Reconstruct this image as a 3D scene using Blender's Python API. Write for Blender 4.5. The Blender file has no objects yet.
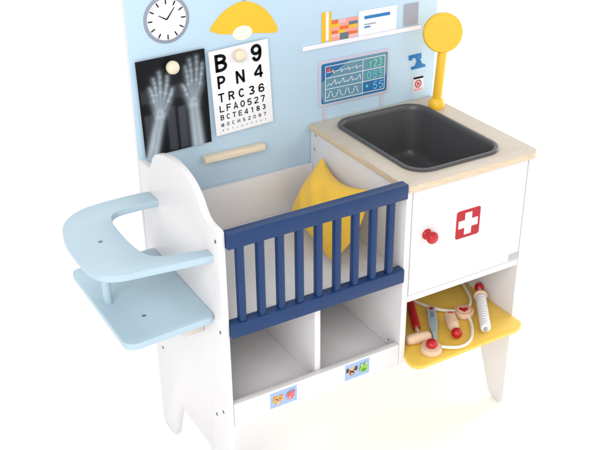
import bpy, bmesh, math, random
import numpy as np
from mathutils import Vector, Matrix

random.seed(4)
SC = bpy.context.scene
COL = SC.collection
ZF = 0.0705            # height of the floor in the measured coordinates; everything is lowered by it
V = Vector

# ------------------------------------------------------------------ materials
def lin(c):
    out = []
    for v in c:
        v /= 255.0
        out.append(v / 12.92 if v <= 0.04045 else ((v + 0.055) / 1.055) ** 2.4)
    return out

K = 0.80               # albedo of a surface that shows as white in the picture
def mat(name, rgb, rough=0.5, noise=0.0, nscale=30.0, bump=0.0, bscale=200.0, spec=0.4, stretch=None, k=K, coat=0.0, sheen=0.0):
    m = bpy.data.materials.new(name); m.use_nodes = True
    nt = m.node_tree; b = nt.nodes['Principled BSDF']
    c = [v * k for v in lin(rgb)]
    b.inputs['Base Color'].default_value = (*c, 1)
    b.inputs['Roughness'].default_value = rough
    b.inputs['Specular IOR Level'].default_value = spec
    b.inputs['Coat Weight'].default_value = coat
    b.inputs['Sheen Weight'].default_value = sheen
    tc = nt.nodes.new('ShaderNodeTexCoord')
    vec = tc.outputs['Object']
    if stretch:
        mp = nt.nodes.new('ShaderNodeMapping'); mp.inputs['Scale'].default_value = stretch
        nt.links.new(vec, mp.inputs['Vector']); vec = mp.outputs['Vector']
    if noise:
        n = nt.nodes.new('ShaderNodeTexNoise'); n.inputs['Scale'].default_value = nscale; n.inputs['Detail'].default_value = 6
        nt.links.new(vec, n.inputs['Vector'])
        r = nt.nodes.new('ShaderNodeValToRGB')
        r.color_ramp.elements[0].position = 0.3; r.color_ramp.elements[1].position = 0.7
        r.color_ramp.elements[0].color = (*[max(0, v * (1 - noise)) for v in c], 1)
        r.color_ramp.elements[1].color = (*[min(1, v * (1 + noise)) for v in c], 1)
        nt.links.new(n.outputs['Fac'], r.inputs['Fac']); nt.links.new(r.outputs['Color'], b.inputs['Base Color'])
    if bump:
        n2 = nt.nodes.new('ShaderNodeTexNoise'); n2.inputs['Scale'].default_value = bscale; n2.inputs['Detail'].default_value = 4
        nt.links.new(vec, n2.inputs['Vector'])
        bp = nt.nodes.new('ShaderNodeBump'); bp.inputs['Strength'].default_value = bump; bp.inputs['Distance'].default_value = 0.001
        nt.links.new(n2.outputs['Fac'], bp.inputs['Height']); nt.links.new(bp.outputs['Normal'], b.inputs['Normal'])
    return m

M = {}
M['white'] = mat('white_paint', (236, 233, 233), 0.40, 0.012, 14, 0.14, 150)
M['floor'] = mat('white_floor', (255, 255, 255), 0.9, 0.0, k=0.96, spec=0.0)
M['blue'] = mat('light_blue_paint', (193, 219, 237), 0.45, 0.02, 10, 0.06, 160)
M['tray_blue'] = mat('pale_blue_paint', (184, 208, 221), 0.45, 0.025, 12, 0.14, 150)
M['navy'] = mat('navy_paint', (22, 56, 104), 0.40, 0.06, 20, 0.16, 140, spec=0.3)
M['yellow'] = mat('yellow_paint', (255, 211, 90), 0.45, 0.03, 14, 0.06, 160)
M['tap_yellow'] = mat('yellow_tap_paint', (255, 202, 56), 0.4, 0.03, 20, 0.05, 160)
M['wood'] = mat('birch_veneer', (212, 200, 184), 0.5, 0.045, 22, 0.12, 60, stretch=(1.2, 9, 9))
M['ply'] = mat('plywood_edge', (224, 203, 174), 0.6, 0.16, 40, 0.15, 80, stretch=(1, 1, 14))
M['beech'] = mat('beech_wood', (242, 206, 172), 0.5, 0.08, 40, 0.1, 90, stretch=(6, 2, 2))
M['card_wood'] = mat('pale_raw_wood', (226, 219, 208), 0.6, 0.05, 40, 0.1, 90, stretch=(1, 8, 8))
M['pine'] = mat('pine_wood', (242, 226, 200), 0.55, 0.07, 40, 0.1, 90, stretch=(1, 8, 8))
M['sink'] = mat('black_plastic', (84, 84, 86), 0.34, 0.04, 40, 0.05, 400, k=0.8, spec=0.4)
M['red'] = mat('red_paint', (196, 16, 28), 0.28, 0.03, 30, spec=0.5, k=0.8)
M['darkred'] = mat('dark_red_paint', (190, 26, 34), 0.35, 0.05, 30, k=0.8)
M['red_print'] = mat('red_print', (186, 14, 34), 0.5, k=0.8)
M['white_print'] = mat('white_print', (250, 250, 250), 0.5)
M['steel'] = mat('dark_screw_steel', (95, 95, 100), 0.4, 0.1, 300)
M['zinc'] = mat('zinc_screw', (158, 158, 162), 0.4, 0.1, 300)
M['grey_plate'] = mat('grey_plate', (188, 190, 192), 0.35, 0.02, 40)
M['syringe'] = mat('white_plastic', (248, 248, 248), 0.35, 0.02, 40)
M['thermo'] = mat('grey_blue_paint', (196, 206, 212), 0.4, 0.03, 40)
M['thermo_side'] = mat('silver_blue_paint', (168, 188, 200), 0.4, 0.05, 60)
M['tube'] = mat('cream_cord', (252, 244, 228), 0.6, 0.03, 80, 0.15, 500)
M['ink'] = mat('black_ink', (20, 20, 24), 0.5, k=0.8, spec=0.08)
M['card'] = mat('white_card', (250, 250, 252), 0.5, 0.008, 30)
for n, c in dict(lilac=(200, 199, 214), scr_blue=(40, 112, 166), scr_teal=(104, 150, 172), green_digit=(124, 232, 176),
                 teal_digit=(98, 214, 206), blue_digit=(120, 200, 244), sticker=(166, 190, 228), tan=(226, 168, 96), brown=(92, 62, 48),
                 pink=(238, 128, 128), coral=(226, 84, 84), leaf=(146, 206, 74), dleaf=(84, 158, 50), fawn=(222, 188, 156),
                 clock_grey=(150, 156, 172), clock_face=(246, 246, 250), lamp_yellow=(250, 196, 44), bulb=(250, 244, 226), orange=(238, 110, 52),
                 salmon=(246, 162, 150), slate=(104, 118, 128), gold=(244, 190, 40), shelf_white=(244, 243, 248), tap_blue=(28, 122, 190),
                 pale_pink=(240, 190, 190), notice=(236, 234, 240), grey_print=(168, 170, 184), dark_orange=(222, 150, 40)).items():
    M[n] = mat(n + '_print', c, 0.5)

def weave():
    m = mat('yellow_cotton', (255, 205, 74), 0.85, 0.04, 12, k=0.9, spec=0.2, sheen=0.15)
    nt = m.node_tree; b = nt.nodes['Principled BSDF']
    tc = nt.nodes.new('ShaderNodeTexCoord'); w = []
    for ax in ('X', 'Z'):
        t = nt.nodes.new('ShaderNodeTexWave'); t.bands_direction = 'X' if ax == 'X' else 'Z'
        t.inputs['Scale'].default_value = 260; t.inputs['Distortion'].default_value = 1.0
        nt.links.new(tc.outputs['Object'], t.inputs['Vector']); w.append(t)
    a = nt.nodes.new('ShaderNodeMath'); a.operation = 'ADD'
    nt.links.new(w[0].outputs['Fac'], a.inputs[0]); nt.links.new(w[1].outputs['Fac'], a.inputs[1])
    n = nt.nodes.new('ShaderNodeTexNoise'); n.inputs['Scale'].default_value = 35; n.inputs['Detail'].default_value = 5
    nt.links.new(tc.outputs['Object'], n.inputs['Vector'])
    mu = nt.nodes.new('ShaderNodeMath'); mu.operation = 'MULTIPLY_ADD'; mu.inputs[1].default_value = 3.0
    nt.links.new(n.outputs['Fac'], mu.inputs[0]); nt.links.new(a.outputs[0], mu.inputs[2])
    bp = nt.nodes.new('ShaderNodeBump'); bp.inputs['Strength'].default_value = 0.35; bp.inputs['Distance'].default_value = 0.0012
    nt.links.new(mu.outputs[0], bp.inputs['Height']); nt.links.new(bp.outputs['Normal'], b.inputs['Normal'])
    return m
M['cotton'] = weave()

def attr_mat(name):
    m = bpy.data.materials.new(name); m.use_nodes = True
    nt = m.node_tree; b = nt.nodes['Principled BSDF']; b.inputs['Roughness'].default_value = 0.3; b.inputs['Specular IOR Level'].default_value = 0.12
    a = nt.nodes.new('ShaderNodeVertexColor'); a.layer_name = 'print'
    nt.links.new(a.outputs['Color'], b.inputs['Base Color'])
    return m
M['film'] = attr_mat('film_print')

# ------------------------------------------------------------------ object helpers
ORG = {}               # world origin of each object
def tag(o, label=None, cat=None, group=None, kind=None):
    if label: o['label'] = label
    if cat: o['category'] = cat
    if group: o['group'] = group
    if kind: o['kind'] = kind
    return o

def empty(name, loc):
    o = bpy.data.objects.new(name, None); COL.objects.link(o)
    o.empty_display_size = 0.05
    o.location = loc; ORG[o.name] = V(loc)
    return o

def link_mesh(name, me, parent=None, smooth=35):
    """me holds measured coordinates; give the object an origin at its own middle, on the floor datum."""
    n = len(me.vertices)
    co = np.empty(n * 3); me.vertices.foreach_get('co', co); co = co.reshape(-1, 3)
    co[:, 2] -= ZF
    c = (co.min(0) + co.max(0)) / 2
    if parent is None: c[2] = co[:, 2].min()
    co -= c
    me.vertices.foreach_set('co', co.ravel()); me.update()
    if smooth:
        for p in me.polygons: p.use_smooth = True
        me.set_sharp_from_angle(angle=math.radians(smooth))
    o = bpy.data.objects.new(name, me); COL.objects.link(o)
    ORG[o.name] = V(c)
    o.location = V(c) - (ORG[parent.name] if parent else V((0, 0, 0)))
    if parent: o.parent = parent
    return o

class MB:
    """collects shapes (with a material each) that become ONE mesh object"""
    def __init__(s): s.bm = bmesh.new(); s.mats = []
    def mi(s, m):
        if m not in s.mats: s.mats.append(m)
        return s.mats.index(m)
    def add(s, bm2, m):
        i = s.mi(m)
        for f in bm2.faces: f.material_index = i
        me = bpy.data.meshes.new('t'); bm2.to_mesh(me); bm2.free()
        s.bm.from_mesh(me); bpy.data.meshes.remove(me)
    def box(s, lo, hi, m, bev=0.0012):
        b = bmesh.new(); bmesh.ops.create_cube(b, size=1)
        for v in b.verts: v.co = V([lo[k] + (v.co[k] + .5) * (hi[k] - lo[k]) for k in range(3)])
        if bev: bmesh.ops.bevel(b, geom=b.edges[:], offset=bev, segments=2, affect='EDGES', profile=0.5)
        s.add(b, m)
    def plate(s, loops, plane, w0, w1, m, bev=0.0012, hole_mat=None):
        """flat plate with the outline loops[0] (and holes) between w0 and w1 along the plane's normal"""
        cu = bpy.data.curves.new('c', 'CURVE'); cu.dimensions = '2D'; cu.fill_mode = 'BOTH'
        for lp in loops:
            sp = cu.splines.new('POLY'); sp.points.add(len(lp) - 1); sp.use_cyclic_u = True
            for p, q in zip(sp.points, lp): p.co = (q[0], q[1], 0, 1)
        t = abs(w1 - w0); bev = min(bev, t / 2 * 0.98)
        cu.bevel_depth = bev; cu.extrude = t / 2 - bev; cu.bevel_resolution = 1; cu.offset = -bev
        ob = bpy.data.objects.new('c', cu); COL.objects.link(ob)
        dg = bpy.context.evaluated_depsgraph_get(); dg.update()
        me = bpy.data.meshes.new_from_object(ob.evaluated_get(dg))
        bpy.data.objects.remove(ob); bpy.data.curves.remove(cu)
        b = bmesh.new(); b.from_mesh(me); bpy.data.meshes.remove(me)
        mid = (w0 + w1) / 2
        for v in b.verts:
            u, q, w = v.co
            v.co = {'xy': V((u, q, mid + w)), 'xz': V((u, mid + w, q)), 'yz': V((mid + w, u, q))}[plane]
        bmesh.ops.remove_doubles(b, verts=b.verts[:], dist=1e-6)
        bmesh.ops.recalc_face_normals(b, faces=b.faces[:])
        s.add(b, m)
    def sheet(s, pts, y, m, plane='xz', t=0.0005):
        s.plate([pts], plane, y - t, y, m, bev=0)
    def lathe(s, prof, base, axis, m, seg=28):
        """prof = (radius, distance) pairs along axis from base"""
        ax = V(axis).normalized(); e1 = ax.orthogonal().normalized(); e2 = ax.cross(e1)
        b = bmesh.new(); rings = []
        for r, h in prof:
            if r < 1e-6: rings.append([b.verts.new(V(base) + ax * h)])
            else: rings.append([b.verts.new(V(base) + ax * h + (e1 * math.cos(a) + e2 * math.sin(a)) * r) for a in [2 * math.pi * k / seg for k in range(seg)]])
        for A, B in zip(rings, rings[1:]):
            for k in range(seg):
                l = (k + 1) % seg
                if len(A) == 1 and len(B) == 1: continue
                if len(A) == 1: b.faces.new((A[0], B[k], B[l]))
                elif len(B) == 1: b.faces.new((A[k], A[l], B[0]))
                else: b.faces.new((A[k], A[l], B[l], B[k]))
        bmesh.ops.recalc_face_normals(b, faces=b.faces[:])
        s.add(b, m)
    def ball(s, c, r, m, axis=(0, 0, 1), seg=28):
        s.lathe([(max(0, r * math.sin(math.pi * k / 14)), -r * math.cos(math.pi * k / 14)) for k in range(15)], c, axis, m, seg)
    def rod(s, a, b_, r, m, bev=0.001, seg=24):
        a = V(a); b_ = V(b_); h = (b_ - a).length
        s.lathe([(0, 0), (r - bev, 0), (r - .3 * bev, .3 * bev), (r, bev), (r, h - bev), (r - .3 * bev, h - .3 * bev), (r - bev, h), (0, h)], a, b_ - a, m, seg)
    def tube(s, pts, r, m, seg=12, sub=8):
        P = [V(p) for p in pts]; Q = []
        for i in range(len(P) - 1):
            p0 = P[max(0, i - 1)]; p1 = P[i]; p2 = P[i + 1]; p3 = P[min(len(P) - 1, i + 2)]
            for k in range(sub):
                t = k / sub
                Q.append(0.5 * ((2 * p1) + (p2 - p0) * t + (2 * p0 - 5 * p1 + 4 * p2 - p3) * t * t + (3 * p1 - p0 - 3 * p2 + p3) * t ** 3))
        Q.append(P[-1]); b = bmesh.new(); rings = []
        for i, q in enumerate(Q):
            d = (Q[min(i + 1, len(Q) - 1)] - Q[max(i - 1, 0)]).normalized()
            e1 = d.cross(V((0, 0, 1))); e1 = e1.normalized() if e1.length > 1e-4 else V((1, 0, 0)); e2 = d.cross(e1)
            rings.append([b.verts.new(q + (e1 * math.cos(2 * math.pi * k / seg) + e2 * math.sin(2 * math.pi * k / seg)) * r) for k in range(seg)])
        for A, B in zip(rings, rings[1:]):
            for k in range(seg): b.faces.new((A[k], A[(k + 1) % seg], B[(k + 1) % seg], B[k]))
        b.faces.new(rings[0]); b.faces.new(rings[-1])
        bmesh.ops.recalc_face_normals(b, faces=b.faces[:])
        s.add(b, m)
    def text(s, ch, cx, cz, h, y, m, width=None, bold=0.15, t=0.0003, rot=0.0, gap=0.16):
        """sans-serif letters built from strokes, centred at (cx, cz), height h, printed on the plane y facing the front"""
        n = len(ch); wd = width if width else h * .62 * n
        cw = wd / (n + gap * (n - 1)); cr, sr = math.cos(rot), math.sin(rot)
        for k, c in enumerate(ch):
            x0 = -wd / 2 + k * cw * (1 + gap)
            gw = cw * (.5 if c == '1' else 1.0); x0 += (cw - gw) / 2
            for path in glyph(c, bold * h / gw, bold):
                path = [p for q, p in enumerate(path) if q == 0 or math.hypot(p[0] - path[q - 1][0], p[1] - path[q - 1][1]) > 1e-4]
                b = bmesh.new(); P = [V((x0 + p[0] * gw, (p[1] - .5) * h, 0)) for p in path]; hw = bold * h / 2; L = []; closed = (P[0] - P[-1]).length < 1e-7
                if closed: P = P[:-1]
                N = len(P)
                for q in range(N):
                    d1 = (P[q] - P[q - 1]) if (q or closed) else None; d2 = (P[(q + 1) % N] - P[q]) if (q < N - 1 or closed) else None
                    d1 = (d1 or d2).normalized(); d2 = (d2 or d1).normalized(); tn = (d1 + d2); tn = tn.normalized() if tn.length > .05 else d2
                    nn = V((-tn.y, tn.x, 0)); f = hw / max(.42, nn.dot(V((-d1.y, d1.x, 0)))); L.append((P[q] + nn * f, P[q] - nn * f))
                vs = [[b.verts.new(V((cx + p.x * cr - p.y * sr, y, cz + p.x * sr + p.y * cr))) for p in pr] for pr in L]
                for q in range(N if closed else N - 1):
                    A, B = vs[q], vs[(q + 1) % N]; b.faces.new((A[0], A[1], B[1], B[0]))
                bmesh.ops.recalc_face_normals(b, faces=b.faces[:])
                for f in b.faces:
                    f.normal_update()
                    if f.normal.y > 0: f.normal_flip()
                s.add(b, m)
    def build(s, name, parent=None, smooth=35, label=None):
        me = bpy.data.meshes.new(name); s.bm.to_mesh(me); s.bm.free()
        for m in s.mats: me.materials.append(M[m])
        o = link_mesh(name, me, parent, smooth)
        if label: o['label'] = label
        return o

def glyph(c, sx, sy):
    """centre lines of a letter in the unit box; sx, sy = stroke width as a share of its width and height"""
    l, r_, b, t = sx / 2, 1 - sx / 2, sy / 2, 1 - sy / 2; m = .5; mx = .5
    def arc(cx, cy, rx, ry, a0, a1, n=12): return [(cx + rx * math.cos(math.radians(a0 + (a1 - a0) * k / n)), cy + ry * math.sin(math.radians(a0 + (a1 - a0) * k / n))) for k in range(n + 1)]
    def bowl(y0, y1, x1): q = (y1 - y0) / 2; k = min(.42, x1 - l); return [(l, y0), (x1 - k, y0)] + arc(x1 - k, y0 + q, k, q, -90, 90) + [(l, y1)]
    w2 = (r_ - l) / 2
    if c == 'B': return [[(l, 0), (l, 1)], bowl(b, m + .03, r_), bowl(m + .03, t, r_ - .05)]
    if c == 'P': return [[(l, 0), (l, 1)], bowl(m - .06, t, r_)]
    if c == 'R': return [[(l, 0), (l, 1)], bowl(m - .02, t, r_ - .03), [(mx, m - .02), (r_, 0)]]
    if c == 'N': return [[(l, 0), (l, 1)], [(r_, 0), (r_, 1)], [(l, 1 - sy * .3), (r_, sy * .3)]]
    if c == 'M': return [[(l, 0), (l, 1)], [(r_, 0), (r_, 1)], [(l, .96), (mx, .1), (r_, .96)]]
    if c == 'H': return [[(l, 0), (l, 1)], [(r_, 0), (r_, 1)], [(l, m), (r_, m)]]
    if c == 'T': return [[(0, t), (1, t)], [(mx, 0), (mx, t)]]
    if c == 'L': return [[(l, 1), (l, 0)], [(l, b), (1, b)]]
    if c == 'F': return [[(l, 1), (l, 0)], [(l, t), (1, t)], [(l, m), (.85, m)]]
    if c == 'E': return [[(l, 1), (l, 0)], [(l, t), (1, t)], [(l, m), (.9, m)], [(l, b), (1, b)]]
    if c == 'A': return [[(l * .9, 0), (mx, .97), (1 - l * .9, 0)], [(.22, .30), (.78, .30)]]
    if c == 'C': return [arc(mx, m, w2, t - m, 38, 322, 24)]
    if c in 'O0': return [arc(mx, m, w2, t - m, 0, 360, 28)]
    if c == '1': return [[(.72, 0), (.72, 1)], [(.72, .96), (.05, .70)]]
    if c == '2': return [arc(mx, .70, w2, t - .70, 170, -40, 14) + [(l, b + .01)], [(0, b), (1, b)]]
    if c == '3': return [arc(mx, .735, w2 * .93, t - .735, 155, -80, 12) + [(mx, m + .02)], [(mx, m + .02)] + arc(mx, .27, w2, .27 - b, 80, -160, 14)]
    if c == '4': return [[(.74, 0), (.74, 1)], [(.74, .95), (.06, .34)], [(0, .29), (1, .29)]]
    if c == '5': return [[(.94, t), (.18, t)], [(.22, t), (.12, .48)], arc(mx, .33, w2, .33 - b, 140, -155, 16)]
    if c == '6': return [arc(mx, .32, w2, .32 - b, 0, 360, 22), arc(mx, .5, w2, t - .5, 30, 185, 12) + [(l, .32)]]
    if c == '9': return [arc(mx, .68, w2, t - .68, 0, 360, 22), [(r_, .68)] + arc(mx, .5, w2, .5 - b, 5, -150, 12)]
    if c == '7': return [[(0, t), (r_, t)], [(r_, t), (.62, .55), (.36, 0)]]
    if c == '8': return [arc(mx, .74, w2 * .9, t - .74, 0, 360, 20), arc(mx, .27, w2, .27 - b, 0, 360, 20)]
    if c == 'S': return [arc(mx, .735, w2 * .92, t - .735, 25, 270, 12) + arc(mx, .27, w2, .27 - b, 90, -155, 12)]
    return []

def rounded(pts, rad, seg=6):
    """round the corners of a polygon; rad = one radius or one per corner"""
    n = len(pts); out = []
    for i in range(n):
        r = rad[i] if isinstance(rad, (list, tuple)) else rad
        p = V((*pts[i], 0)); a = V((*pts[i - 1], 0)); b = V((*pts[(i + 1) % n], 0))
        if r <= 0: out.append((p.x, p.y)); continue
        d1 = (a - p); d2 = (b - p); ang = d1.angle(d2); tl = min(r / math.tan(ang / 2), d1.length * .49, d2.length * .49)
        r2 = tl * math.tan(ang / 2)
        bis = (d1.normalized() + d2.normalized()).normalized(); c = p + bis * (r2 / math.sin(ang / 2))
        s = p + d1.normalized() * tl; e = p + d2.normalized() * tl
        a0 = math.atan2(s.y - c.y, s.x - c.x); a1 = math.atan2(e.y - c.y, e.x - c.x)
        da = (a1 - a0 + math.pi) % (2 * math.pi) - math.pi
        for k in range(seg + 1):
            t = a0 + da * k / seg; out.append((c.x + r2 * math.cos(t), c.y + r2 * math.sin(t)))
    return out
def rect(x0, z0, x1, z1, r=0, seg=6): return rounded([(x0, z0), (x1, z0), (x1, z1), (x0, z1)], r, seg)
def ell(cx, cz, rx, rz=None, n=28, a0=0, a1=360):
    rz = rz or rx
    full = abs(a1 - a0) >= 360
    return [(cx + rx * math.cos(math.radians(a0 + (a1 - a0) * k / (n if full else n - 1))), cz + rz * math.sin(math.radians(a0 + (a1 - a0) * k / (n if full else n - 1)))) for k in range(n)]
def smooth_loop(pts, sub=5):
    P = [V((*p, 0)) for p in pts]; n = len(P); out = []
    for i in range(n):
        p0, p1, p2, p3 = P[i - 1], P[i], P[(i + 1) % n], P[(i + 2) % n]
        for k in range(sub):
            t = k / sub
            q = 0.5 * ((2 * p1) + (p2 - p0) * t + (2 * p0 - 5 * p1 + 4 * p2 - p3) * t * t + (3 * p1 - p0 - 3 * p2 + p3) * t ** 3)
            out.append((q.x, q.y))
    return out

# ------------------------------------------------------------------ measured sizes (metres)
W = 0.600; D = 0.3007; T = 0.012; XM = 0.3321; TB = 0.010
ZC = 0.6147; TC = 0.012           # counter top and its thickness
ZT = 0.282                        # top of the yellow shelf
F = D                             # front face of the back board

st = empty('play_station', (W / 2, D / 2, 0))
tag(st, "white and light blue wooden doctor's play station with navy crib gate and sink", 'toy')

# floor (the white surface the toy stands on)
mb = MB(); b = bmesh.new(); bmesh.ops.create_grid(b, x_segments=2, y_segments=2, size=20)
for v in b.verts: v.co.z = ZF
mb.add(b, 'floor'); fl = mb.build('floor', None, 0); tag(fl, kind='structure')

# ---- side panels
foot_f = [(0.0, 0.084), (0.0035, 0.0760), (0.010, 0.0715), (0.018, ZF), (0.026, 0.0712), (0.034, 0.0735), (0.0425, 0.080)]
foot_b = [(D - 0.062, 0.080), (D - 0.054, 0.0735), (D - 0.046, 0.0712), (D - 0.034, ZF), (D - 0.012, ZF), (D - 0.0035, 0.0745), (D, 0.082)]
low = foot_f + rounded([(0.0425, 0.080), (0.080, 0.173), (0.2055, 0.173), (D - 0.062, 0.080)], [0, .004, .004, 0], 3)[1:-1] + foot_b
bump = [(D, 0.6215), (0.2535, 0.6240), (0.2425, 0.6385), (0.2340, 0.6510), (0.2230, 0.6600), (0.2060, 0.6672), (0.1850, 0.6735), (0.1650, 0.6765), (0.1450, 0.6775),
        (0.1250, 0.6765), (0.1080, 0.6735), (0.0930, 0.6690), (0.0800, 0.6630), (0.0690, 0.6555), (0.0600, 0.6470), (0.0520, 0.6370), (0.0430, 0.6285), (0.0330, 0.6248), (0.0200, 0.6238), (0.006, 0.6238), (0.0012, 0.6215), (0.0, 0.617)]
mb = MB(); mb.plate([low + bump], 'yz', 0, T, 'white', 0.0022); sl = mb.build('side_panel', st, label='white side panel with rounded hump on top, beside the crib')
mb = MB(); mb.plate([low + [(D, ZC - TC - .0004), (0.0, ZC - TC - .0004)]], 'yz', W - T, W, 'white', 0.0016); sr = mb.build('side_panel', st, label='plain white side panel of the cabinet')
mb = MB(); mb.plate([[(0, 0.2655), (D - .001, 0.2655), (D - .001, ZC - TC - .0004), (0, ZC - TC - .0004)]], 'yz', XM, XM + T, 'white', 0.0016); mp = mb.build('divider_panel', st)

def screw(y, z, side, parent, r=0.0030):
    m = MB(); x = {'left': -0.0003, 'mid': XM - 0.0003}[side]
    m.lathe([(0, 0), (r, 0), (r, 0.0002), (r * .55, 0.0004), (0, -0.0001)], (x, y, z), (-1, 0, 0), 'steel' if side == 'left' else 'zinc', 14); m.build('screw', parent)
for y, z in ((0.0075, 0.6060), (0.0085, 0.4475), (0.041, 0.2676), (0.0145, 0.2905), (0.2661, 0.2614)): screw(y, z, 'left', sl)
for y, z in ((0.2850, 0.5700), (0.020, 0.6005), (0.0325, 0.3000), (0.281, 0.598)): screw(y, z, 'mid', mp, 0.0026)

# ---- back board with its printed pictures
BX = 0.609; BZ = 0.93
mb = MB(); mb.plate([rounded([(0, 0.264), (BX, 0.264), (BX, BZ), (0, BZ)], [0, 0, .03, .03])], 'xz', D, D + TB, 'blue', 0.0015)
bd = mb.build('back_board', st)
wi = len(bd.data.materials); bd.data.materials.append(M['white'])
for p in bd.data.polygons:
    if abs(p.normal.y) < 0.6: p.material_index = wi

e = 0.0006
# clock
mb = MB(); cx, cz, R = 0.0690, 0.8480, 0.0390
mb.plate([ell(cx, cz, R, n=48)], 'xz', F - 0.0010, F, 'clock_grey', 0.0003)
mb.sheet(ell(cx, cz, R - 0.0058, n=48), F - 0.0010, 'clock_face')
for k in range(12):
    a = math.radians(30 * k); r0, r1 = (R - 0.0145, R - 0.0068); w = 0.0010
    c_, s_ = math.cos(a), math.sin(a)
    mb.sheet([(cx + c_ * r0 - s_ * w, cz + s_ * r0 + c_ * w), (cx + c_ * r0 + s_ * w, cz + s_ * r0 - c_ * w), (cx + c_ * r1 + s_ * w, cz + s_ * r1 - c_ * w), (cx + c_ * r1 - s_ * w, cz + s_ * r1 + c_ * w)], F - 0.0015, 'ink')
for a, L in ((150, .016), (52, .023)):
    a = math.radians(a); c_, s_ = math.cos(a), math.sin(a); w = .0011
    mb.sheet([(cx - s_ * w, cz + c_ * w), (cx + s_ * w, cz - c_ * w), (cx + c_ * L + s_ * w * .5, cz + s_ * L - c_ * w * .5), (cx + c_ * L - s_ * w * .5, cz + s_ * L + c_ * w * .5)], F - 0.0016 - .0002 * (L > .02), 'ink')
mb.build('clock', bd)
# lamp
mb = MB()
mb.plate([ell(0.2020, 0.8045, 0.0185, 0.0125)], 'xz', F - 0.0010, F, 'bulb', 0.0003)
dome = [(0.1430, 0.8190), (0.1470, 0.8150), (0.160, 0.8095), (0.180, 0.8060), (0.205, 0.8030), (0.230, 0.8000), (0.252, 0.7965), (0.264, 0.7955), (0.269, 0.7985), (0.267, 0.806), (0.256, 0.826), (0.240, 0.843), (0.222, 0.853), (0.208, 0.857), (0.190, 0.855), (0.170, 0.846), (0.153, 0.832)]
mb.sheet(smooth_loop(dome, 4), F - 0.0004, 'lamp_yellow', t=.0004)
mb.sheet(ell(0.2035, 0.8035, 0.0165, 0.0105), F - 0.0010, 'bulb')
mb.sheet(rect(0.204, 0.855, 0.2095, 0.925), F - 0.0002, 'grey_print', t=.0002)
mb.build('lamp', bd)
# shelf with books and boxes
mb = MB()
mb.plate([rounded([(0.3150, 0.7532), (0.5700, 0.7532), (0.5700, 0.7612), (0.3175, 0.7612)], .0012, 3)], 'xz', F - 0.0035, F, 'shelf_white', 0.0006)
zb = 0.7614
def book(x0, x1, z0, z1, m, y=0.0): mb.sheet(rect(x0, z0, x1, z1), F - 0.0004 - y, m, t=.0004 + y)
book(.3560, .3645, zb, .8150, 'gold'); book(.3645, .3705, zb + .003, .8150, 'shelf_white'); book(.3705, .3760, zb, .8150, 'gold')
for i, (za, zc_) in enumerate(((0, .0065), (.0065, .012), (.012, .018), (.018, .024), (.024, .030), (.030, .037))):
    mm = [('salmon', 'slate', 'pale_pink'), ('pale_pink', 'slate', 'orange'), ('orange', 'gold', 'salmon'), ('salmon', 'orange', 'gold'), ('gold', 'salmon', 'slate'), ('orange', 'pale_pink', 'salmon')][i]
    xs_ = [(.3760, .3935, .4120, .4310), (.3760, .3935, .4120, .4310), (.3760, .390, .4060, .4310)][i % 3]
    for k in range(3): book(xs_[k], xs_[k + 1], zb + za, zb + zc_, mm[k])
book(.4330, .5150, zb, .8060, 'white_print'); 
mb.sheet(rect(.4450, .7742, .4580, .7768), F - .0009, 'tap_blue'); mb.sheet(rect(.4450, .7792, .4700, .7816), F - .0009, 'grey_print')
mb.sheet(rect(.4450, .7902, .5000, .7960), F - .0009, 'tap_blue')
book(.5320, .5640, zb + .002, .8040, 'grey_print')
mb.build('shelf', bd)
# patient monitor
mb = MB()
for x in (0.3625, 0.4885): mb.sheet(rect(x - .0038, 0.6155, x + .0038, 0.642), F - 0.0003, 'lilac', t=.0003)
mb.plate([rect(0.3492, 0.6405, 0.5040, 0.7285, .008)], 'xz', F - 0.0012, F, 'lilac', 0.0004)
sx0, sx1, sz0, sz1 = 0.3552, 0.4978, 0.6468, 0.7222
mb.sheet(rect(sx0, sz0, sx1, sz1, .004), F - 0.0012, 'scr_blue')
SX = lambda u: sx0 + u * (sx1 - sx0)
SZ = lambda v: sz1 - v * (sz1 - sz0)
y1 = F - 0.0017
mb.sheet([(SX(.42), SZ(.0)), (SX(.97), SZ(.0)), (SX(1), SZ(.12)), (SX(1), SZ(.55)), (SX(.62), SZ(.97)), (SX(.03), SZ(.97)), (SX(0), SZ(.8)), (SX(0), SZ(.45))], y1, 'scr_teal')
mb.sheet([(SX(.62), SZ(.66)), (SX(.95), SZ(.66)), (SX(.95), SZ(.80)), (SX(.62), SZ(.94))], y1 - .0003, 'scr_blue', t=.0003)
y2 = F - 0.0024
def line(pts, w, m='white_print', y=y2):
    for (a, b_) in zip(pts, pts[1:]):
        A = V((SX(a[0]), SZ(a[1]), 0)); B = V((SX(b_[0]), SZ(b_[1]), 0)); d = (B - A); L = d.length; d.normalize(); n = V((-d.y, d.x, 0)) * w / 2; A = A - d * w * .3; B = B + d * w * .3
        mb.sheet([(A + n)[:2], (A - n)[:2], (B - n)[:2], (B + n)[:2]], y, m, t=.0002)
lw = 0.0011
line([(.055, .07), (.955, .07)], lw); line([(.055, .93), (.955, .93)], lw); line([(.055, .07), (.055, .93)], lw, y=y2 - .0001); line([(.955, .07), (.955, .93)], lw, y=y2 - .0001)
line([(.615, .07), (.615, .93)], lw, y=y2 - .0001); line([(.055, .36), (.955, .36)], lw); line([(.055, .64), (.955, .64)], lw)
y2 -= .0003
p = [(.08, .22)]
for k in range(4):
    x = .155 + k * .115; p += [(x, .22), (x + .012, .165), (x + .024, .285), (x + .036, .22)]
line(p + [(.60, .22)], .0010, y=y2)
p = [(.075, .56)]
for k in range(4):
    x = .10 + k * .125; p += [(x + .02, .50), (x + .035, .56), (x + .10, .42), (x + .105, .55)]
line(p, .0012, y=y2)
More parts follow.
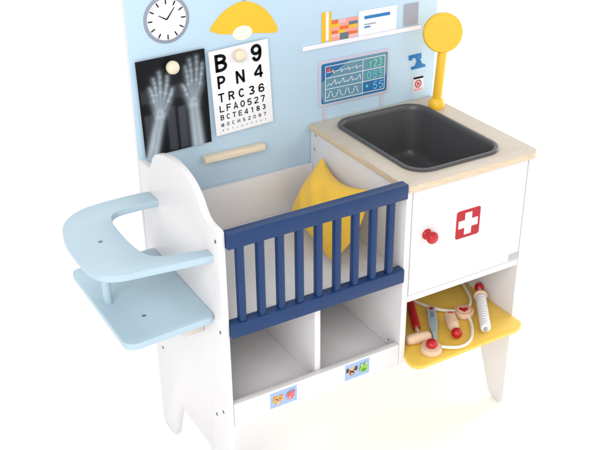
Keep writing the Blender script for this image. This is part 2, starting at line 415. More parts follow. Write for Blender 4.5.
p = [(.075, .84)]
for k in range(4):
    x = .10 + k * .125; p += [(x, .84), (x + .012, .73), (x + .03, .70), (x + .05, .73), (x + .062, .84), (x + .08, .86), (x + .10, .86)]
line(p[:-1], .0013, y=y2)
mb.sheet(rect(SX(.075), SZ(.20), SX(.13), SZ(.115)), y2, 'coral')
mb.text('123', SX(.80), SZ(.215), .0150, y2 - .0002, 'green_digit', .030, .13, gap=.3)
mb.text('056', SX(.80), SZ(.50), .0145, y2 - .0002, 'teal_digit', .036, .13, gap=.3)
mb.text('55', SX(.855), SZ(.79), .0150, y2 - .0002, 'blue_digit', .023, .13, gap=.3)
mb.sheet(rect(SX(.665), SZ(.80), SX(.70), SZ(.74)), y2, 'teal_digit')
mb.build('monitor', bd)
# blue tap picture and notice
mb = MB()
mb.plate([[(0.5469, 0.7050), (0.5762, 0.7055), (0.5769, 0.6952), (0.5739, 0.6939), (0.5792, 0.6843), (0.5865, 0.6817), (0.5875, 0.6765), (0.5548, 0.6758), (0.5535, 0.6819), (0.5622, 0.6821), (0.5663, 0.6906), (0.5635, 0.6975), (0.5560, 0.6985), (0.5555, 0.6945), (0.5480, 0.6950)]], 'xz', F - .0008, F, 'tap_blue', .0002)
mb.build('blue_emblem', bd)
mb = MB(); mb.plate([rect(.5590, .6300, .5850, .6610, .001)], 'xz', F - .0006, F, 'notice', .0001)
mb.sheet(rect(.5605, .6555, .5835, .6595), F - .0006, 'ink', t=.0003)
a = ell(.5722, .6452, .0078, n=24); mb.plate([a, ell(.5722, .6452, .0058, n=24)], 'xz', F - .0010, F - .0006, 'red_print', 0)
mb.sheet(rect(.5690, .6415, .5755, .6485), F - .0006, 'coral', t=.0003)
for z in (.6350, .6325): mb.sheet(rect(.5620, z - .0006, .5825, z + .0006), F - .0006, 'pink', t=.0003)
mb.build('notice', bd)
# pegs and the chart ledge
for x, z in ((0.0665, 0.7740), (0.1868, 0.7730)):
    mb = MB(); mb.lathe([(0.0045, 0), (0.0045, 0.006), (0.0075, 0.0095), (0.0105, 0.014), (0.0112, 0.0185), (0.0100, 0.0225), (0.0065, 0.0255), (0, 0.0265)], (x, F, z), (0, -1, 0), 'pine'); mb.build('peg', bd)
mb = MB(); mb.box((0.1145, F - 0.016, 0.5915), (0.2315, F, 0.6020), 'pine', .0012); mb.build('ledge', bd)

# ---- crib
mb = MB(); mb.box((T + .0003, D - .010, 0.2660), (XM - .0003, D - .0002, 0.5385), 'white', .001); mb.build('crib_back', st)
mb = MB(); mb.box((T + .0003, .0120, 0.4440), (XM - .0003, D - .0103, 0.4560), 'white', .001); mb.build('crib_floor', st)
mb = MB()
mb.box((T + .0004, -.0065, 0.5935), (XM - .0015, .0115, 0.6195), 'navy', .0018)
mb.box((T + .0004, -.0065, 0.4385), (XM - .0015, .0115, 0.4640), 'navy', .0018)
gate = mb.build('crib_gate', st)
mb = MB(); xs = [0.0342 + i * (0.3035 - 0.0342) / 8 for i in range(9)]
mb.plate([rounded([(-.0062, -.0062), (.0062, -.0062), (.0062, .0062), (-.0062, .0062)], .0036, 4)], 'xy', 0.4638, 0.5937, 'navy', 0.0)
for v in mb.bm.verts: v.co.x += xs[0]; v.co.y += .0020
s0 = mb.build('slat', gate)
for x in xs[1:]:
    c = s0.copy(); COL.objects.link(c); c.parent = gate; c.location.x = s0.location.x + (x - xs[0])

# ---- compartments under the crib
mb = MB(); mb.box((T + .0003, .0005, 0.2640), (XM - .0003, .0120, 0.3087), 'white', .0012); pl = mb.build('plinth_panel', st)
mb = MB(); mb.box((T + .0003, .0122, 0.2770), (XM - .0003, D - .0103, 0.2880), 'white', .0008); mb.build('compartment_floor', st)
mb = MB(); mb.box((.1690, .0125, 0.2882), (.1800, D - .0103, 0.4437), 'white', .0012); mb.build('compartment_divider', st)
SY = .0005
def face_dots(m, y, *items):
    for k, (kind, cx, cz, rx, rz, mm) in enumerate(items):
        m.sheet(ell(cx, cz, rx, rz, 20), y - .00022 * k, mm, t=.0002)
def sticker(x0, z0, x1, z1, a, b_):
    m = MB(); m.sheet(rect(x0, z0, x1, z1), SY, 'sticker', t=.0003); y = SY - .0003
    w = x1 - x0; h = z1 - z0; X = lambda u: x0 + u * w; Z = lambda v: z0 + v * h
    face_dots(m, y, *[(0, X(u), Z(v), r1 * h, r2 * h, mm) for u, v, r1, r2, mm in a + b_]); m.build('sticker', pl)
sticker(.0770, .2735, .1270, .3040,
        [(.16, .66, .10, .11, 'dark_orange'), (.41, .66, .10, .11, 'dark_orange'), (.285, .48, .26, .25, 'tan'), (.13, .42, .08, .07, 'gold'), (.44, .42, .08, .07, 'gold'), (.285, .23, .12, .10, 'fawn'), (.285, .40, .13, .10, 'fawn'), (.285, .44, .05, .035, 'brown'), (.22, .56, .03, .035, 'ink'), (.35, .56, .03, .035, 'ink')],
        [(.74, .52, .23, .25, 'pink'), (.74, .54, .17, .17, 'coral'), (.77, .58, .09, .09, 'pink'), (.70, .46, .06, .07, 'pale_pink'), (.86, .76, .05, .09, 'coral')])
sticker(.2210, .2738, .2700, .3055,
        [(.27, .50, .27, .28, 'fawn'), (.10, .62, .09, .16, 'brown'), (.45, .62, .09, .16, 'brown'), (.275, .40, .16, .14, 'brown'), (.275, .38, .09, .07, 'pale_pink'), (.275, .45, .05, .035, 'ink'), (.19, .60, .04, .045, 'ink'), (.36, .60, .04, .045, 'ink')],
        [(.75, .45, .25, .24, 'leaf'), (.66, .72, .08, .09, 'leaf'), (.84, .74, .08, .09, 'leaf'), (.66, .73, .04, .045, 'white_print'), (.84, .75, .04, .045, 'white_print'), (.75, .38, .14, .08, 'dleaf'), (.75, .56, .05, .04, 'gold')])

# ---- cabinet with counter, door and yellow shelf
sink_out = [(0.3635, 0.0215), (0.5580, 0.0215), (0.5580, 0.2845), (0.3635, 0.2845)]
def rr(inset, z, r): return [(x, y, z) for x, y in rounded([(0.3635 + inset, 0.0215 + inset), (0.5580 - inset, 0.0215 + inset), (0.5580 - inset, 0.2845 - inset), (0.3635 + inset, 0.2845 - inset)], r, 8)]
mb = MB()
mb.plate([rounded([(XM - .0025, -.0075), (W + .0045, -.0075), (W + .0045, D - .0003), (XM - .0025, D - .0003)], [.012, .016, 0, 0]), [(p[0], p[1]) for p in rr(.006, 0, .032)]], 'xy', ZC - TC, ZC, 'wood', .0010)
ct = mb.build('counter_top', st)
wi = len(ct.data.materials); ct.data.materials.append(M['ply'])
for p in ct.data.polygons:
    if abs(p.normal.z) < 0.5: p.material_index = wi
mb = MB(); b = bmesh.new()
rings = [rr(.0005, ZC + .0003, .040), rr(-.0003, ZC + .0025, .040), rr(.0010, ZC + .0045, .039), rr(.0035, ZC + .0052, .037), rr(.0065, ZC + .0045, .034), rr(.0085, ZC + .0015, .033), rr(.0095, ZC - .006, .032),
         rr(.0130, ZC - .040, .030), rr(.0170, ZC - .080, .027), rr(.0195, ZC - .088, .024), rr(.0240, ZC - .093, .020), rr(.0320, ZC - .095, .014), rr(.060, ZC - .0955, .008)]
vr = [[b.verts.new(p) for p in r] for r in rings]
for A, B in zip(vr, vr[1:]):
    n = len(A)
    for k in range(n): b.faces.new((A[k], A[(k + 1) % n], B[(k + 1) % n], B[k]))
b.faces.new(vr[-1]); bmesh.ops.recalc_face_normals(b, faces=b.faces[:])
for f in b.faces: f.normal_flip() if f is b.faces[:][-1] and f.normal.z < 0 else None
mb.add(b, 'sink'); sk = mb.build('sink', st, 60)
mb = MB(); mb.lathe([(0, .0004), (.005, .0004), (.0085, .0008), (.0095, .0002)], (.4607, .150, ZC - .0955), (0, 0, 1), 'steel', 20); mb.build('drain', sk)
# yellow shower tap
tx, ty = 0.5765, 0.2460
mb = MB(); mb.lathe([(0, .0003), (.0150, .0003), (.0155, .002), (.0155, .009), (.0145, .0125), (.0115, .0165), (.0088, .019), (.0085, .023)], (tx, ty, ZC), (0, 0, 1), 'tap_yellow', 36)
top = V((0.5835, 0.2460, 0.7300)); mb.rod((tx, ty, ZC + .016), top, .0090, 'tap_yellow', .0005, 28)
tap = mb.build('tap', st)
hn = V((-.42, -.88, .12)).normalized(); hc = V((0.5805, 0.2460, 0.7580)); mb = MB(); R = .0365
mb.lathe([(0, -.009), (R * .8, -.009), (R * .93, -.0075), (R, -.003), (R, .003), (R * .97, .006), (R * .92, .0072), (R * .90, .0066), (0, .0066)], hc, hn, 'tap_yellow', 48)
sh = mb.build('shower_head', tap)
mb = MB(); e1 = V((0, 0, 1)).cross(hn).normalized(); e2 = hn.cross(e1)
for i in range(-6, 7):
    for j in range(-6, 7):
        u, w = i * .0047 + (j % 2) * .00235, j * .0043
        if math.hypot(u, w) < R * .84: mb.lathe([(.0013, 0), (.0010, .0005), (0, .0007)], hc + e1 * u + e2 * w + hn * .0066, hn, 'tap_yellow', 8)
mb.build('nozzle_plate', sh)
# door
mb = MB(); mb.box((XM + T + .0014, -.0005, 0.4042), (W - T - .0024, .0115, ZC - TC - .0016), 'white', .0012); dr = mb.build('cabinet_door', st)
mb = MB(); mb.lathe([(.0112, 0), (.0112, .002), (.0102, .0038), (.0078, .0050), (.0074, .0075), (.0082, .0100), (.0116, .0120), (.0124, .0145), (.0121, .0175), (.0098, .0200), (.005, .0212), (0, .0214)], (0.3765, -.0005, 0.5150), (0, -1, 0), 'red', 36)
for v in mb.bm.verts:
    for k, c0 in ((0, .3765), (2, .5150)): v.co[k] = c0 + (v.co[k] - c0) * .86
mb.build('knob', dr)
mb = MB(); qx0, qx1, qz0, qz1 = .4372, .4880, .4858, .5386; mb.sheet(rect(qx0, qz0, qx1, qz1, .0045), -.0005, 'red_print', t=.0004)
cx, cz, L, w = (qx0 + qx1) / 2, (qz0 + qz1) / 2, .0205, .0073
mb.sheet([(cx - w, cz - L), (cx + w, cz - L), (cx + w, cz - w), (cx + L, cz - w), (cx + L, cz + w), (cx + w, cz + w), (cx + w, cz + L), (cx - w, cz + L), (cx - w, cz + w), (cx - L, cz + w), (cx - L, cz - w), (cx - w, cz - w)], -.0009, 'white_print', t=.0003)
mb.build('cross_emblem', dr)
mb = MB(); mb.box((.5640, -.0012, .4060), (.5855, -.0004, .4195), 'grey_plate', .0003)
for x in (.569, .578): mb.lathe([(0, .0004), (.0016, .0003), (.0018, 0)], (x, -.0012, .4125), (0, -1, 0), 'grey_plate', 12)
mb.build('hinge_plate', dr)
mb = MB(); mb.box((XM + T + .0003, .0008, .3905), (W - T - .0003, D - .0105, .4028), 'white', .0012); mb.build('cabinet_floor', st)
mb = MB(); mb.box((XM + T + .0003, D - .0100, .2660), (W - T - .0003, D - .0002, ZC - TC - .0006), 'white', .0008); mb.build('cabinet_back', st)
mb = MB()
tr = [(XM + T + .0008, D - .0106), (XM + T + .0008, .002), (.3395, -.0100), (.3380, -.0200), (.3390, -.0300), (.3440, -.0375), (.3530, -.0410), (.3620, -.0414), (.5640, -.0405), (.5770, -.0365), (.5855, -.0300), (.5890, -.0230), (.5885, -.0120), (W - T - .0008, .002), (W - T - .0008, D - .0106)]
mb.plate([tr], 'xy', ZT - .0070, ZT, 'yellow', .0012); mb.build('instrument_shelf', st)

# ---- doll's high chair on the left side
U = [(-.0001, .2632), (-.0204, .2668), (-.0497, .2672), (-.0800, .2660), (-.1080, .2620), (-.1338, .2507), (-.1560, .2280), (-.1680, .1980), (-.1735, .1650), (-.1742, .1237), (-.1728, .0865), (-.1691, .0660), (-.1618, .0495), (-.1480, .0385), (-.1280, .0322), (-.0945, .0280), (-.0510, .0225), (-.0001, .0170)]
Ui = [(-.0001, .0390), (-.0249, .0450), (-.0500, .0508), (-.0690, .0580), (-.0810, .0690), (-.0872, .0880), (-.0905, .1180), (-.0912, .1500), (-.0905, .1800), (-.0868, .2040), (-.0769, .2190), (-.0620, .2245), (-.0311, .2250), (-.0001, .2250)]
def catmull_open(P, sub=5):
    P = [V((*p, 0)) for p in P]; out = []
    for i in range(len(P) - 1):
        p0 = P[max(0, i - 1)]; p1 = P[i]; p2 = P[i + 1]; p3 = P[min(len(P) - 1, i + 2)]
        for k in range(sub):
            t = k / sub; q = 0.5 * ((2 * p1) + (p2 - p0) * t + (2 * p0 - 5 * p1 + 4 * p2 - p3) * t * t + (3 * p1 - p0 - 3 * p2 + p3) * t ** 3); out.append((q.x, q.y))
    out.append((P[-1].x, P[-1].y)); return out
mb = MB(); mb.plate([catmull_open(U) + catmull_open(Ui)], 'xy', .5670, .5785, 'tray_blue', .0016); ut = mb.build('feeding_tray', st)
mb = MB(); mb.lathe([(.0034, 0), (.0030, .0004), (.0016, .0003), (0, -.0003)], (-.1276, .1415, .5785), (0, 0, 1), 'steel', 16); mb.build('screw', ut)
mb = MB(); mb.plate([rounded([(-.0004, .0220), (-.1460, .0135), (-.1470, .2660), (-.0004, .2660)], [.012, .018, .014, .004])], 'xy', .4590, .4705, 'tray_blue', .0016); ls = mb.build('doll_seat', st)
mb = MB(); mb.lathe([(.0034, 0), (.0030, .0004), (.0016, .0003), (0, -.0003)], (-.0935, .0780, .4705), (0, 0, 1), 'steel', 16); mb.build('screw', ls)
mb = MB(); mb.rod((-.1276, .1405, .4706), (-.1276, .1405, .5669), .0068, 'tray_blue', .0004); mb.build('post', st)
mb = MB(); mb.box((-.0360, .068, .4150), (-.0003, .200, .4588), 'card_wood', .0015); mb.build('support_block', st)

# ------------------------------------------------------------------ things hung on the board
def cardplane(cx, cz, rot, w, h):
    c_, s_ = math.cos(rot), math.sin(rot)
    return lambda u, v: (cx + (u - .5) * w * c_ - (.5 - v) * h * s_, cz + (u - .5) * w * s_ + (.5 - v) * h * c_)
# eye chart
ec = empty('eye_chart', (0.194, D, 0.6310 - ZF)); tag(ec, 'white eye test chart of shrinking black letters and numbers hung on a wooden peg', 'eye chart')
rot = math.radians(2.6); P = cardplane(.1945, .7110, rot, .1110, .1510); yc = F - .0060
mb = MB(); mb.plate([rounded([P(0, 1), P(1, 1), P(1, 0), P(0, 0)], .0012, 3)], 'xz', yc, yc + .0018, 'card', .0003); mb.build('card', ec)
mb = MB(); yl = yc - .00025
for ch, u, v, h, wd in (('B', .185, .150, .205, .20), ('9', .785, .130, .205, .185), ('P', .165, .370, .150, .135), ('N', .485, .360, .150, .150), ('4', .800, .350, .150, .150)):
    mb.text(ch, *P(u, v), h * .151, yl, 'ink', wd * .111, .19, rot=rot)
def row(s, v, h, u0, u1, wd, bold=.175):
    for k, ch in enumerate(s):
        mb.text(ch, *P(u0 + (u1 - u0) * k / (len(s) - 1), v), h * .151, yl, 'ink', wd * .111, bold, rot=rot)
row('TRC36', .553, .105, .14, .83, .105); row('LFAO527', .685, .080, .13, .845, .078); row('BCTE4183', .790, .064, .125, .85, .062)
row('MOCHS2097', .880, .044, .12, .86, .046); row('BRTLEFP463', .947, .020, .12, .865, .020, .14)
mb.build('lettering', ec, 0)

# x-ray film of two hands
xr = empty('xray_film', (0.0705, D, 0.624 - ZF)); tag(xr, 'dark x-ray film showing two pale hands with forearms, hung on a wooden peg', 'x-ray film')
NX, NY = 150, 210
uu, vv = np.meshgrid(np.linspace(0, 1, NX), np.linspace(0, 1, NY)); wpx, hpx = .1205, .1655
def seg(a, b_, r0, r1, soft):
    ax, ay = a[0] * wpx, a[1] * hpx; bx, by = b_[0] * wpx, b_[1] * hpx
    X = uu * wpx - ax; Y = vv * hpx - ay; dx, dy = bx - ax, by - ay; t = np.clip((X * dx + Y * dy) / (dx * dx + dy * dy + 1e-12), 0, 1)
    dist = np.hypot(X - t * dx, Y - t * dy); r = r0 + (r1 - r0) * t
    return 1 / (1 + np.exp((dist - r) / soft))
img = np.zeros((NY, NX)); flesh = np.zeros((NY, NX))
def bone(a, b_, r, k, knob=1.12, s=.0008):
    global img
    g = np.maximum(seg(a, b_, r * .72, r * .72, s) * .75, np.maximum(seg(a, a, r * knob, r * knob, s), seg(b_, b_, r * knob, r * knob, s)))
    img = np.maximum(img, k * g) + .12 * k * g
def hand(wrist, elbow, tips, knuckles, wr):
    global img, flesh
    for tp, kn in zip(tips, knuckles):
        th = tp is tips[0]
        pts = [np.array(kn), None, None, np.array(tp)]
        pts[1] = pts[0] + (pts[3] - pts[0]) * (.48 if not th else .55); pts[2] = pts[0] + (pts[3] - pts[0]) * (.78 if not th else .8)
        bend = np.array([.008, 0]); pts[1] = pts[1] + bend; pts[2] = pts[2] + bend
        w = np.array(wrist); base = w + (np.array(kn) - w) * .28
        bone(base, kn, .0028, .30); flesh = np.maximum(flesh, seg(base, kn, .0085, .0070, .0018))
        bone(pts[0], pts[1], .0027, .38); bone(pts[1], pts[2], .0023, .34); bone(pts[2], pts[3], .0018, .28)
        flesh = np.maximum(flesh, seg(kn, tp, .0058, .0040, .0016))
    for k in range(7):
        o = np.array(wrist) + np.array([((k % 4) - 1.5) * .035, -.02 - .035 * (k // 4)]); bone(o, o + [.004, .006], .0040, .14, 1.2, .0015)
    for sgn in (-1, 1):
        o = np.array([sgn * .032, 0]); bone(np.array(wrist) + o, np.array(elbow) + o * 1.3, .0058, .40, 1.1, .0022)
    flesh = np.maximum(flesh, seg(wrist, elbow, wr, wr * 1.22, .0018))
hand((.265, .60), (.085, 1.03), [(.475, .345), (.425, .205), (.315, .150), (.225, .205), (.165, .290)], [(.405, .455), (.375, .370), (.305, .345), (.245, .370), (.205, .425)], .0085)
hand((.775, .555), (.800, 1.05), [(.640, .330), (.700, .150), (.765, .085), (.870, .070), (.945, .150)], [(.690, .430), (.725, .330), (.775, .300), (.845, .300), (.890, .345)], .0092)
rng = np.random.RandomState(3)
bg = .006 + .006 * np.exp(-((uu - .5) ** 2 + (vv - .4) ** 2) / .2)
def bar(u0, u1, v0, v1, val):
    s_ = lambda x: 1 / (1 + np.exp(-x / .006)); return val * s_(uu - u0) * s_(u1 - uu) * s_(vv - v0) * s_(v1 - vv)
bg = bg + bar(.04, .16, .56, .93, .036) + bar(.37, .49, .52, .985, .040) + bar(.535, .65, .54, .985, .046) + bar(.02, .62, .30, .44, .022)
bg = bg * (.94 + .12 * rng.rand(NY, NX))
v_ = flesh * .17 + img * (.55 + .45 * flesh) * .62
grad = .66 + .95 * vv
v_ = np.clip(v_ * grad, 0, .88)
colr = .95 * np.stack([bg * .95 + v_ * .72, bg * 1.0 + v_ * .86, bg * 1.25 + v_ * .96], -1).clip(0, .85)
me = bpy.data.meshes.new('film'); Pc = cardplane(.0705, .7075, math.radians(1.3), wpx, hpx)
c_, s_ = math.cos(math.radians(1.3)), math.sin(math.radians(1.3)); yx = F - .0058
vx = .0705 + (uu - .5) * wpx * c_ - (.5 - vv) * hpx * s_; vz = .7075 + (uu - .5) * wpx * s_ + (.5 - vv) * hpx * c_
verts = np.stack([vx, np.full_like(vx, yx), vz], -1).reshape(-1, 3)
idx = np.arange(NX * NY).reshape(NY, NX)
faces = np.stack([idx[:-1, :-1], idx[1:, :-1], idx[1:, 1:], idx[:-1, 1:]], -1).reshape(-1, 4)
me.from_pydata(verts.tolist(), [], faces.tolist()); me.materials.append(M['film'])
at = me.color_attributes.new('print', 'FLOAT_COLOR', 'POINT')
at.data.foreach_set('color', np.concatenate([colr.reshape(-1, 3), np.ones((NX * NY, 1))], 1).ravel())
link_mesh('picture', me, xr, 0)
mb = MB(); mb.plate([[Pc(0, 1), Pc(1, 1), Pc(1, 0), Pc(0, 0)]], 'xz', yx + .0003, yx + .0016, 'ink', .0002); mb.build('backing', xr)

# ------------------------------------------------------------------ cushion in the crib
Tc, Rc, Bc, Lc = V((.3235, .2460, .5700)), V((.3200, .0850, .5735)), V((.2385, .0740, .4640)), V((.2660, .2670, .4610))
def cushion():
    N = 44; b = bmesh.new(); nrm = (Rc - Tc).cross(Lc - Tc).normalized()
    if nrm.x > 0: nrm = -nrm
    ctr = (Tc + Rc + Bc + Lc) / 4; grid = {}
    for side in (1, -1):
        for i in range(N + 1):
            for j in range(N + 1):
                u, v = i / N, j / N
                if side < 0 and (i in (0, N) or j in (0, N)): continue
                p = Tc * (1 - u) * (1 - v) + Rc * u * (1 - v) + Bc * u * v + Lc * (1 - u) * v
                a, c = 2 * u - 1, 2 * v - 1
                inw = V((0, 0, 0)); ex = (Rc - Tc + Bc - Lc) * .25; ey = (Lc - Tc + Bc - Rc) * .25
                kv = .27 if c < 0 else .10; ku = -.24 if a > 0 else .07
                p = p - ex * a * ku * (1 - c * c) ** 1.3 * abs(a) ** 1.5 - ey * c * kv * (1 - a * a) ** 1.3 * abs(c) ** 1.5
                p = p + (ctr - p) * .06 * max(0, a) ** 8 * max(0, c) ** 8
                h = .036 * (max(0, 1 - abs(a) ** 2.2) * max(0, 1 - abs(c) ** 2.2)) ** .62
                h += .0022 * math.sin(9 * u + 4 * v * v) * (1 - a * a) * (1 - c * c) + 0.0016 * math.sin(17 * (u - v) + 1) * (1 - a * a) * (1 - c * c)
                p = p + nrm * (h * (1.0 if side > 0 else -.25))
                p.x = min(p.x, XM - .002)
                grid[(i, j, side)] = b.verts.new(p)
    g = lambda i, j, s: grid.get((i, j, s)) or grid[(i, j, 1)]
    for s in (1, -1):
        for i in range(N):
            for j in range(N):
                f = [g(i, j, s), g(i + 1, j, s), g(i + 1, j + 1, s), g(i, j + 1, s)]
                b.faces.new(f if s > 0 else f[::-1])
    bmesh.ops.recalc_face_normals(b, faces=b.faces[:])
    return b
mb = MB(); mb.add(cushion(), 'cotton'); cu_ = mb.build('cushion', None, 80)
tag(cu_, 'yellow square fabric cushion leaning in the corner of the white crib', 'cushion')

# ------------------------------------------------------------------ doctor's instruments on the yellow shelf
z = ZT
rh = empty('reflex_hammer', (.39, .05, z - ZF)); tag(rh, 'toy reflex hammer with red handle and pale wooden head, at left end of yellow shelf', 'toy hammer')
mb = MB(); a, b_ = V((.4414, .1180, z + .0085)), V((.4030, .0450, z + .0085)); d = (b_ - a).normalized(); L = (b_ - a).length
mb.lathe([(0, -.05), (.0060, -.049), (.0073, -.046), (.0078, 0), (.0074, L - .004), (.0066, L - .001), (.005, L)], a, d, 'darkred'); mb.build('handle', rh)
mb = MB(); a, b_ = V((.3640, .0236, z + .0100)), V((.4100, .0135, z + .0100)); L = (b_ - a).length
mb.lathe([(0, 0), (.0060, .0005), (.0085, .003), (.0097, .008), (.0100, L * .5), (.0097, L - .008), (.0085, L - .003), (.006, L - .0005), (0, L)], a, b_ - a, 'beech')
mb.rod((.4035, .0462, z + .0085), (.390, .0200, z + .0090), .0036, 'beech', .0004); mb.build('head', rh)

th = empty('thermometer', (.44, .045, z - ZF)); tag(th, 'flat grey toy thermometer with red button, lying beside the red hammer handle', 'toy thermometer')
a, b_ = V((.4690, .0905, 0)), V((.4105, -.0010, 0)); d = (b_ - a).normalized(); n = V((-d.y, d.x, 0)); L = (b_ - a).length
def TH(s, w): q = a + d * s + n * w; return (q.x, q.y)
mb = MB(); mb.plate([rounded([TH(0, -.0082), TH(0, .0082), TH(L * .50, .0084), TH(L * .82, .0045), TH(L, .0030), TH(L, -.0030), TH(L * .82, -.0045), TH(L * .50, -.0084)], [.005, .005, .02, .01, .0025, .0025, .01, .02], 4)], 'xy', z + .0003, z + .0095, 'thermo', .0014); mb.build('body', th)
mb = MB(); mb.plate([rounded([TH(.016, -.0055), TH(.016, .0055), TH(L * .50, .0060), TH(L * .80, .0032), TH(L * .80, -.0032), TH(L * .50, -.0060)], .002, 3)], 'xy', z + .0095, z + .0099, 'thermo_side', .0001); mb.build('label', th)
mb = MB(); q = TH(.0085, 0); mb.lathe([(.0042, 0), (.0040, .0010), (0, .0014)], (q[0], q[1], z + .0095), (0, 0, 1), 'darkred', 20); mb.build('button', th)
mb = MB()
for s in (.024, .029, .034): mb.plate([[TH(s, -.0026), TH(s, .0026), TH(s + .003, .0026), TH(s + .003, -.0026)]], 'xy', z + .0099, z + .0102, 'slate', 0)
mb.build('display', th)

sc = empty('stethoscope', (.45, .02, z - ZF)); tag(sc, 'toy stethoscope of cream cord with two wooden discs on the yellow shelf', 'toy stethoscope')
mb = MB(); r = .0030
mb.tube([(.4560, .2300, z + r), (.4530, .1750, z + r), (.4575, .1340, z + r), (.4620, .1190, z + r), (.4690, .0950, z + r + .002), (.4790, .0745, z + .007), (.4925, .0600, z + .008), (.5000, .0540, z + .008)], r, 'tube')
mb.tube([(.6000 - .025, .2300, z + r), (.5850, .1700, z + r), (.5760, .1300, z + r), (.5640, .1010, z + .005), (.5520, .0770, z + .007), (.5380, .0600, z + .008), (.530, .0545, z + .008)], r, 'tube')
mb.tube([(.5085, .0400, z + .008), (.5090, .0290, z + .007), (.5030, .0135, z + .0045), (.4915, -.0040, z + .0035), (.4745, -.0220, z + r), (.4555, -.0320, z + r), (.4374, -.0335, z + .004), (.4223, -.0285, z + .0055), (.4090, -.0190, z + .006), (.400, -.0140, z + .006)], r, 'tube')
mb.build('cord', sc)
dz = [(0, .0002), (.0170, .0002), (.0190, .0020), (.0192, .0085), (.0183, .0108), (.0170, .0115), (0, .0115)]
mb = MB(); mb.lathe(dz, (.5125, .0470, z), (0, 0, 1), 'beech', 40); hd = mb.build('disc', sc, label='wooden disc with red heart')
mb = MB(); dirx = V((.866, -.5, 0)); diry = V((.5, .866, 0)); hp = []
for k in range(40):
    t = 2 * math.pi * k / 40; hx = 16 * math.sin(t) ** 3; hy = 13 * math.cos(t) - 5 * math.cos(2 * t) - 2 * math.cos(3 * t) - math.cos(4 * t)
    q = V((.5125, .0475, 0)) + dirx * hx * .00056 + diry * hy * .00056; hp.append((q.x, q.y))
mb.plate([hp], 'xy', z + .0115, z + .0122, 'red', .0002); mb.build('heart', hd)
mb = MB(); mb.plate([ell(.5125, .0470, .0150, n=40), ell(.5125, .0470, .0141, n=40)], 'xy', z + .0115, z + .0117, 'coral', 0); mb.build('ring', hd)
mb = MB(); mb.lathe(dz, (.3905, -.0150, z), (0, 0, 1), 'beech', 40); cd = mb.build('disc', sc, label='wooden disc with red dome')
mb = MB(); mb.lathe([(.0085, 0), (.0100, .002), (.0105, .0045), (.0100, .0080), (.0078, .0112), (.0040, .0130), (0, .0135)], (.3905, -.0150, z + .0115), (0, 0, 1), 'red', 32); mb.build('dome', cd)

ot = empty('otoscope', (.463, .015, z - ZF)); tag(ot, 'short wooden peg with a red ball end, below the red heart disc', 'toy otoscope')
a, b_ = V((.4775, .0460, z + .0112)), V((.4590, .0065, z + .0105)); L = (b_ - a).length
mb = MB(); mb.lathe([(0, 0), (.0095, 0), (.0110, .0015), (.0110, L - .012), (.0095, L - .004), (.0065, L), (.0055, L + .006)], a, b_ - a, 'beech', 32); mb.build('body', ot)
mb = MB(); mb.ball((.4545, -.0045, z + .0102), .0100, 'red'); mb.build('ball', ot)
mb = MB(); dd = (b_ - a).normalized(); nn = V((-dd.y, dd.x, 0))
for s, ww in ((.0045, .0055), (.0075, .0040)):
    q0 = a + dd * s; mb.plate([[tuple((q0 + nn * ww)[:2]), tuple((q0 - nn * ww)[:2]), tuple((q0 + dd * .0014 - nn * ww)[:2]), tuple((q0 + dd * .0014 + nn * ww)[:2])]], 'xy', z + .0200, z + .0224, 'darkred', 0)
mb.build('marking', ot)

sy = empty('syringe', (.545, .04, z - ZF)); tag(sy, 'toy syringe with ribbed white barrel and red ball plunger, at right end of yellow shelf', 'toy syringe')
a, b_ = V((.5622, .0600, z + .0160)), V((.5085, -.0200, z + .0100)); d = (b_ - a).normalized(); L = (b_ - a).length
pr = [(0, 0), (.0085, 0), (.0095, .001)]; s = .004
while s < L - .014:
    pr += [(.0098, s), (.0098, s + .0042), (.0091, s + .0050), (.0091, s + .0066)]; s += .0074
pr += [(.0098, L - .012), (.0096, L - .003), (.0085, L), (0, L)]
mb = MB(); mb.lathe(pr, a, d, 'syringe', 32); mb.build('barrel', sy)
mb = MB(); mb.lathe([(0, 0), (.0040, 0), (.0035, .006), (.0020, .0085), (0, .0085)], b_, d, 'grey_plate', 20); mb.build('tip', sy)
mb = MB(); mb.lathe([(0, 0), (.0105, 0), (.0128, .001), (.0132, .0025), (.0128, .004), (.0105, .005), (0, .005)], a - d * .0052, d, 'beech', 32); mb.rod(a - d * .0250, a - d * .005, .0038, 'beech', .0004); mb.build('plunger', sy)
mb = MB(); mb.ball(a - d * .0310, .0090, 'red'); mb.build('ball', sy)

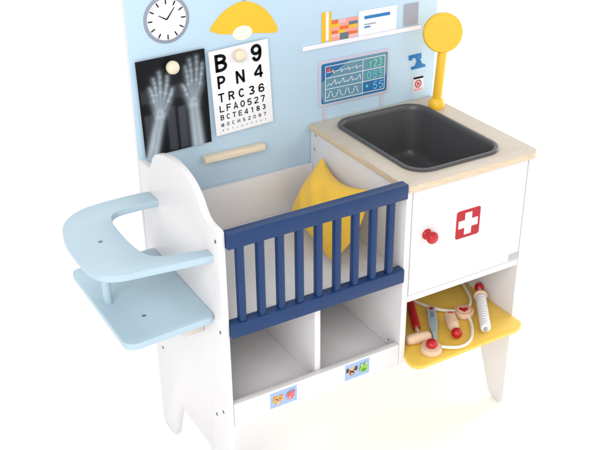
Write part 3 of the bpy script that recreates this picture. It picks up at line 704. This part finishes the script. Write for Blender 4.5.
# ------------------------------------------------------------------ camera
yaw, pitch, roll = [math.radians(v) for v in (29.8796, -28.3675, -0.5877)]
fw = V((math.sin(yaw) * math.cos(pitch), math.cos(yaw) * math.cos(pitch), math.sin(pitch)))
rt = V((math.cos(yaw), -math.sin(yaw), 0)); up = rt.cross(fw)
rt2 = rt * math.cos(roll) + up * math.sin(roll); up2 = up * math.cos(roll) - rt * math.sin(roll)
cam = bpy.data.cameras.new('camera'); co = bpy.data.objects.new('camera', cam); COL.objects.link(co)
Rm = Matrix((rt2, up2, -fw)).transposed().to_4x4()
co.matrix_world = Matrix.Translation((-.4927, -1.0944, 1.2803 - ZF)) @ Rm
cam.sensor_width = 36; cam.sensor_fit = 'HORIZONTAL'; cam.lens = 958.94 / 600 * 36; cam.clip_start = .05; cam.clip_end = 200
SC.camera = co

# ------------------------------------------------------------------ studio light
w = bpy.data.worlds.new('World'); SC.world = w; w.use_nodes = True
bgn = w.node_tree.nodes['Background']; bgn.inputs['Color'].default_value = (1, 1, 1, 1); bgn.inputs['Strength'].default_value = 1.2
def softbox(name, loc, target, size, power, col=(1, 1, 1)):
    l = bpy.data.lights.new(name, 'AREA'); l.shape = 'RECTANGLE'; l.size = size[0]; l.size_y = size[1]; l.energy = power; l.color = col
    o = bpy.data.objects.new(name, l); COL.objects.link(o); o.location = loc
    o.rotation_euler = (V(target) - V(loc)).to_track_quat('-Z', 'Y').to_euler()
softbox('softbox', (-1.75, -1.80, 1.9), (.3, .12, .38), (1.7, 1.7), 68)
softbox('softbox', (1.5, -2.2, 1.6), (.35, .15, .45), (1.0, 1.0), 17)
softbox('softbox', (-.75, -2.7, .75), (.25, .1, .25), (1.6, 1.0), 17)  # low fill, added to brighten the compartments and the floor beneath
softbox('side_fill', (2.0, .20, .50), (.45, .08, 0), (.9, .7), 22)  # added fill from the side, whitens the floor under the toy
softbox('backdrop_fill', (1.7, 2.7, 3.2), (1.7, 2.701, 0), (4.8, 3.0), 150)  # added overhead fill, keeps the far floor white behind the toy
vs = SC.view_settings; vs.view_transform = 'Standard'; vs.look = 'None'; vs.exposure = -0.51; vs.gamma = 1
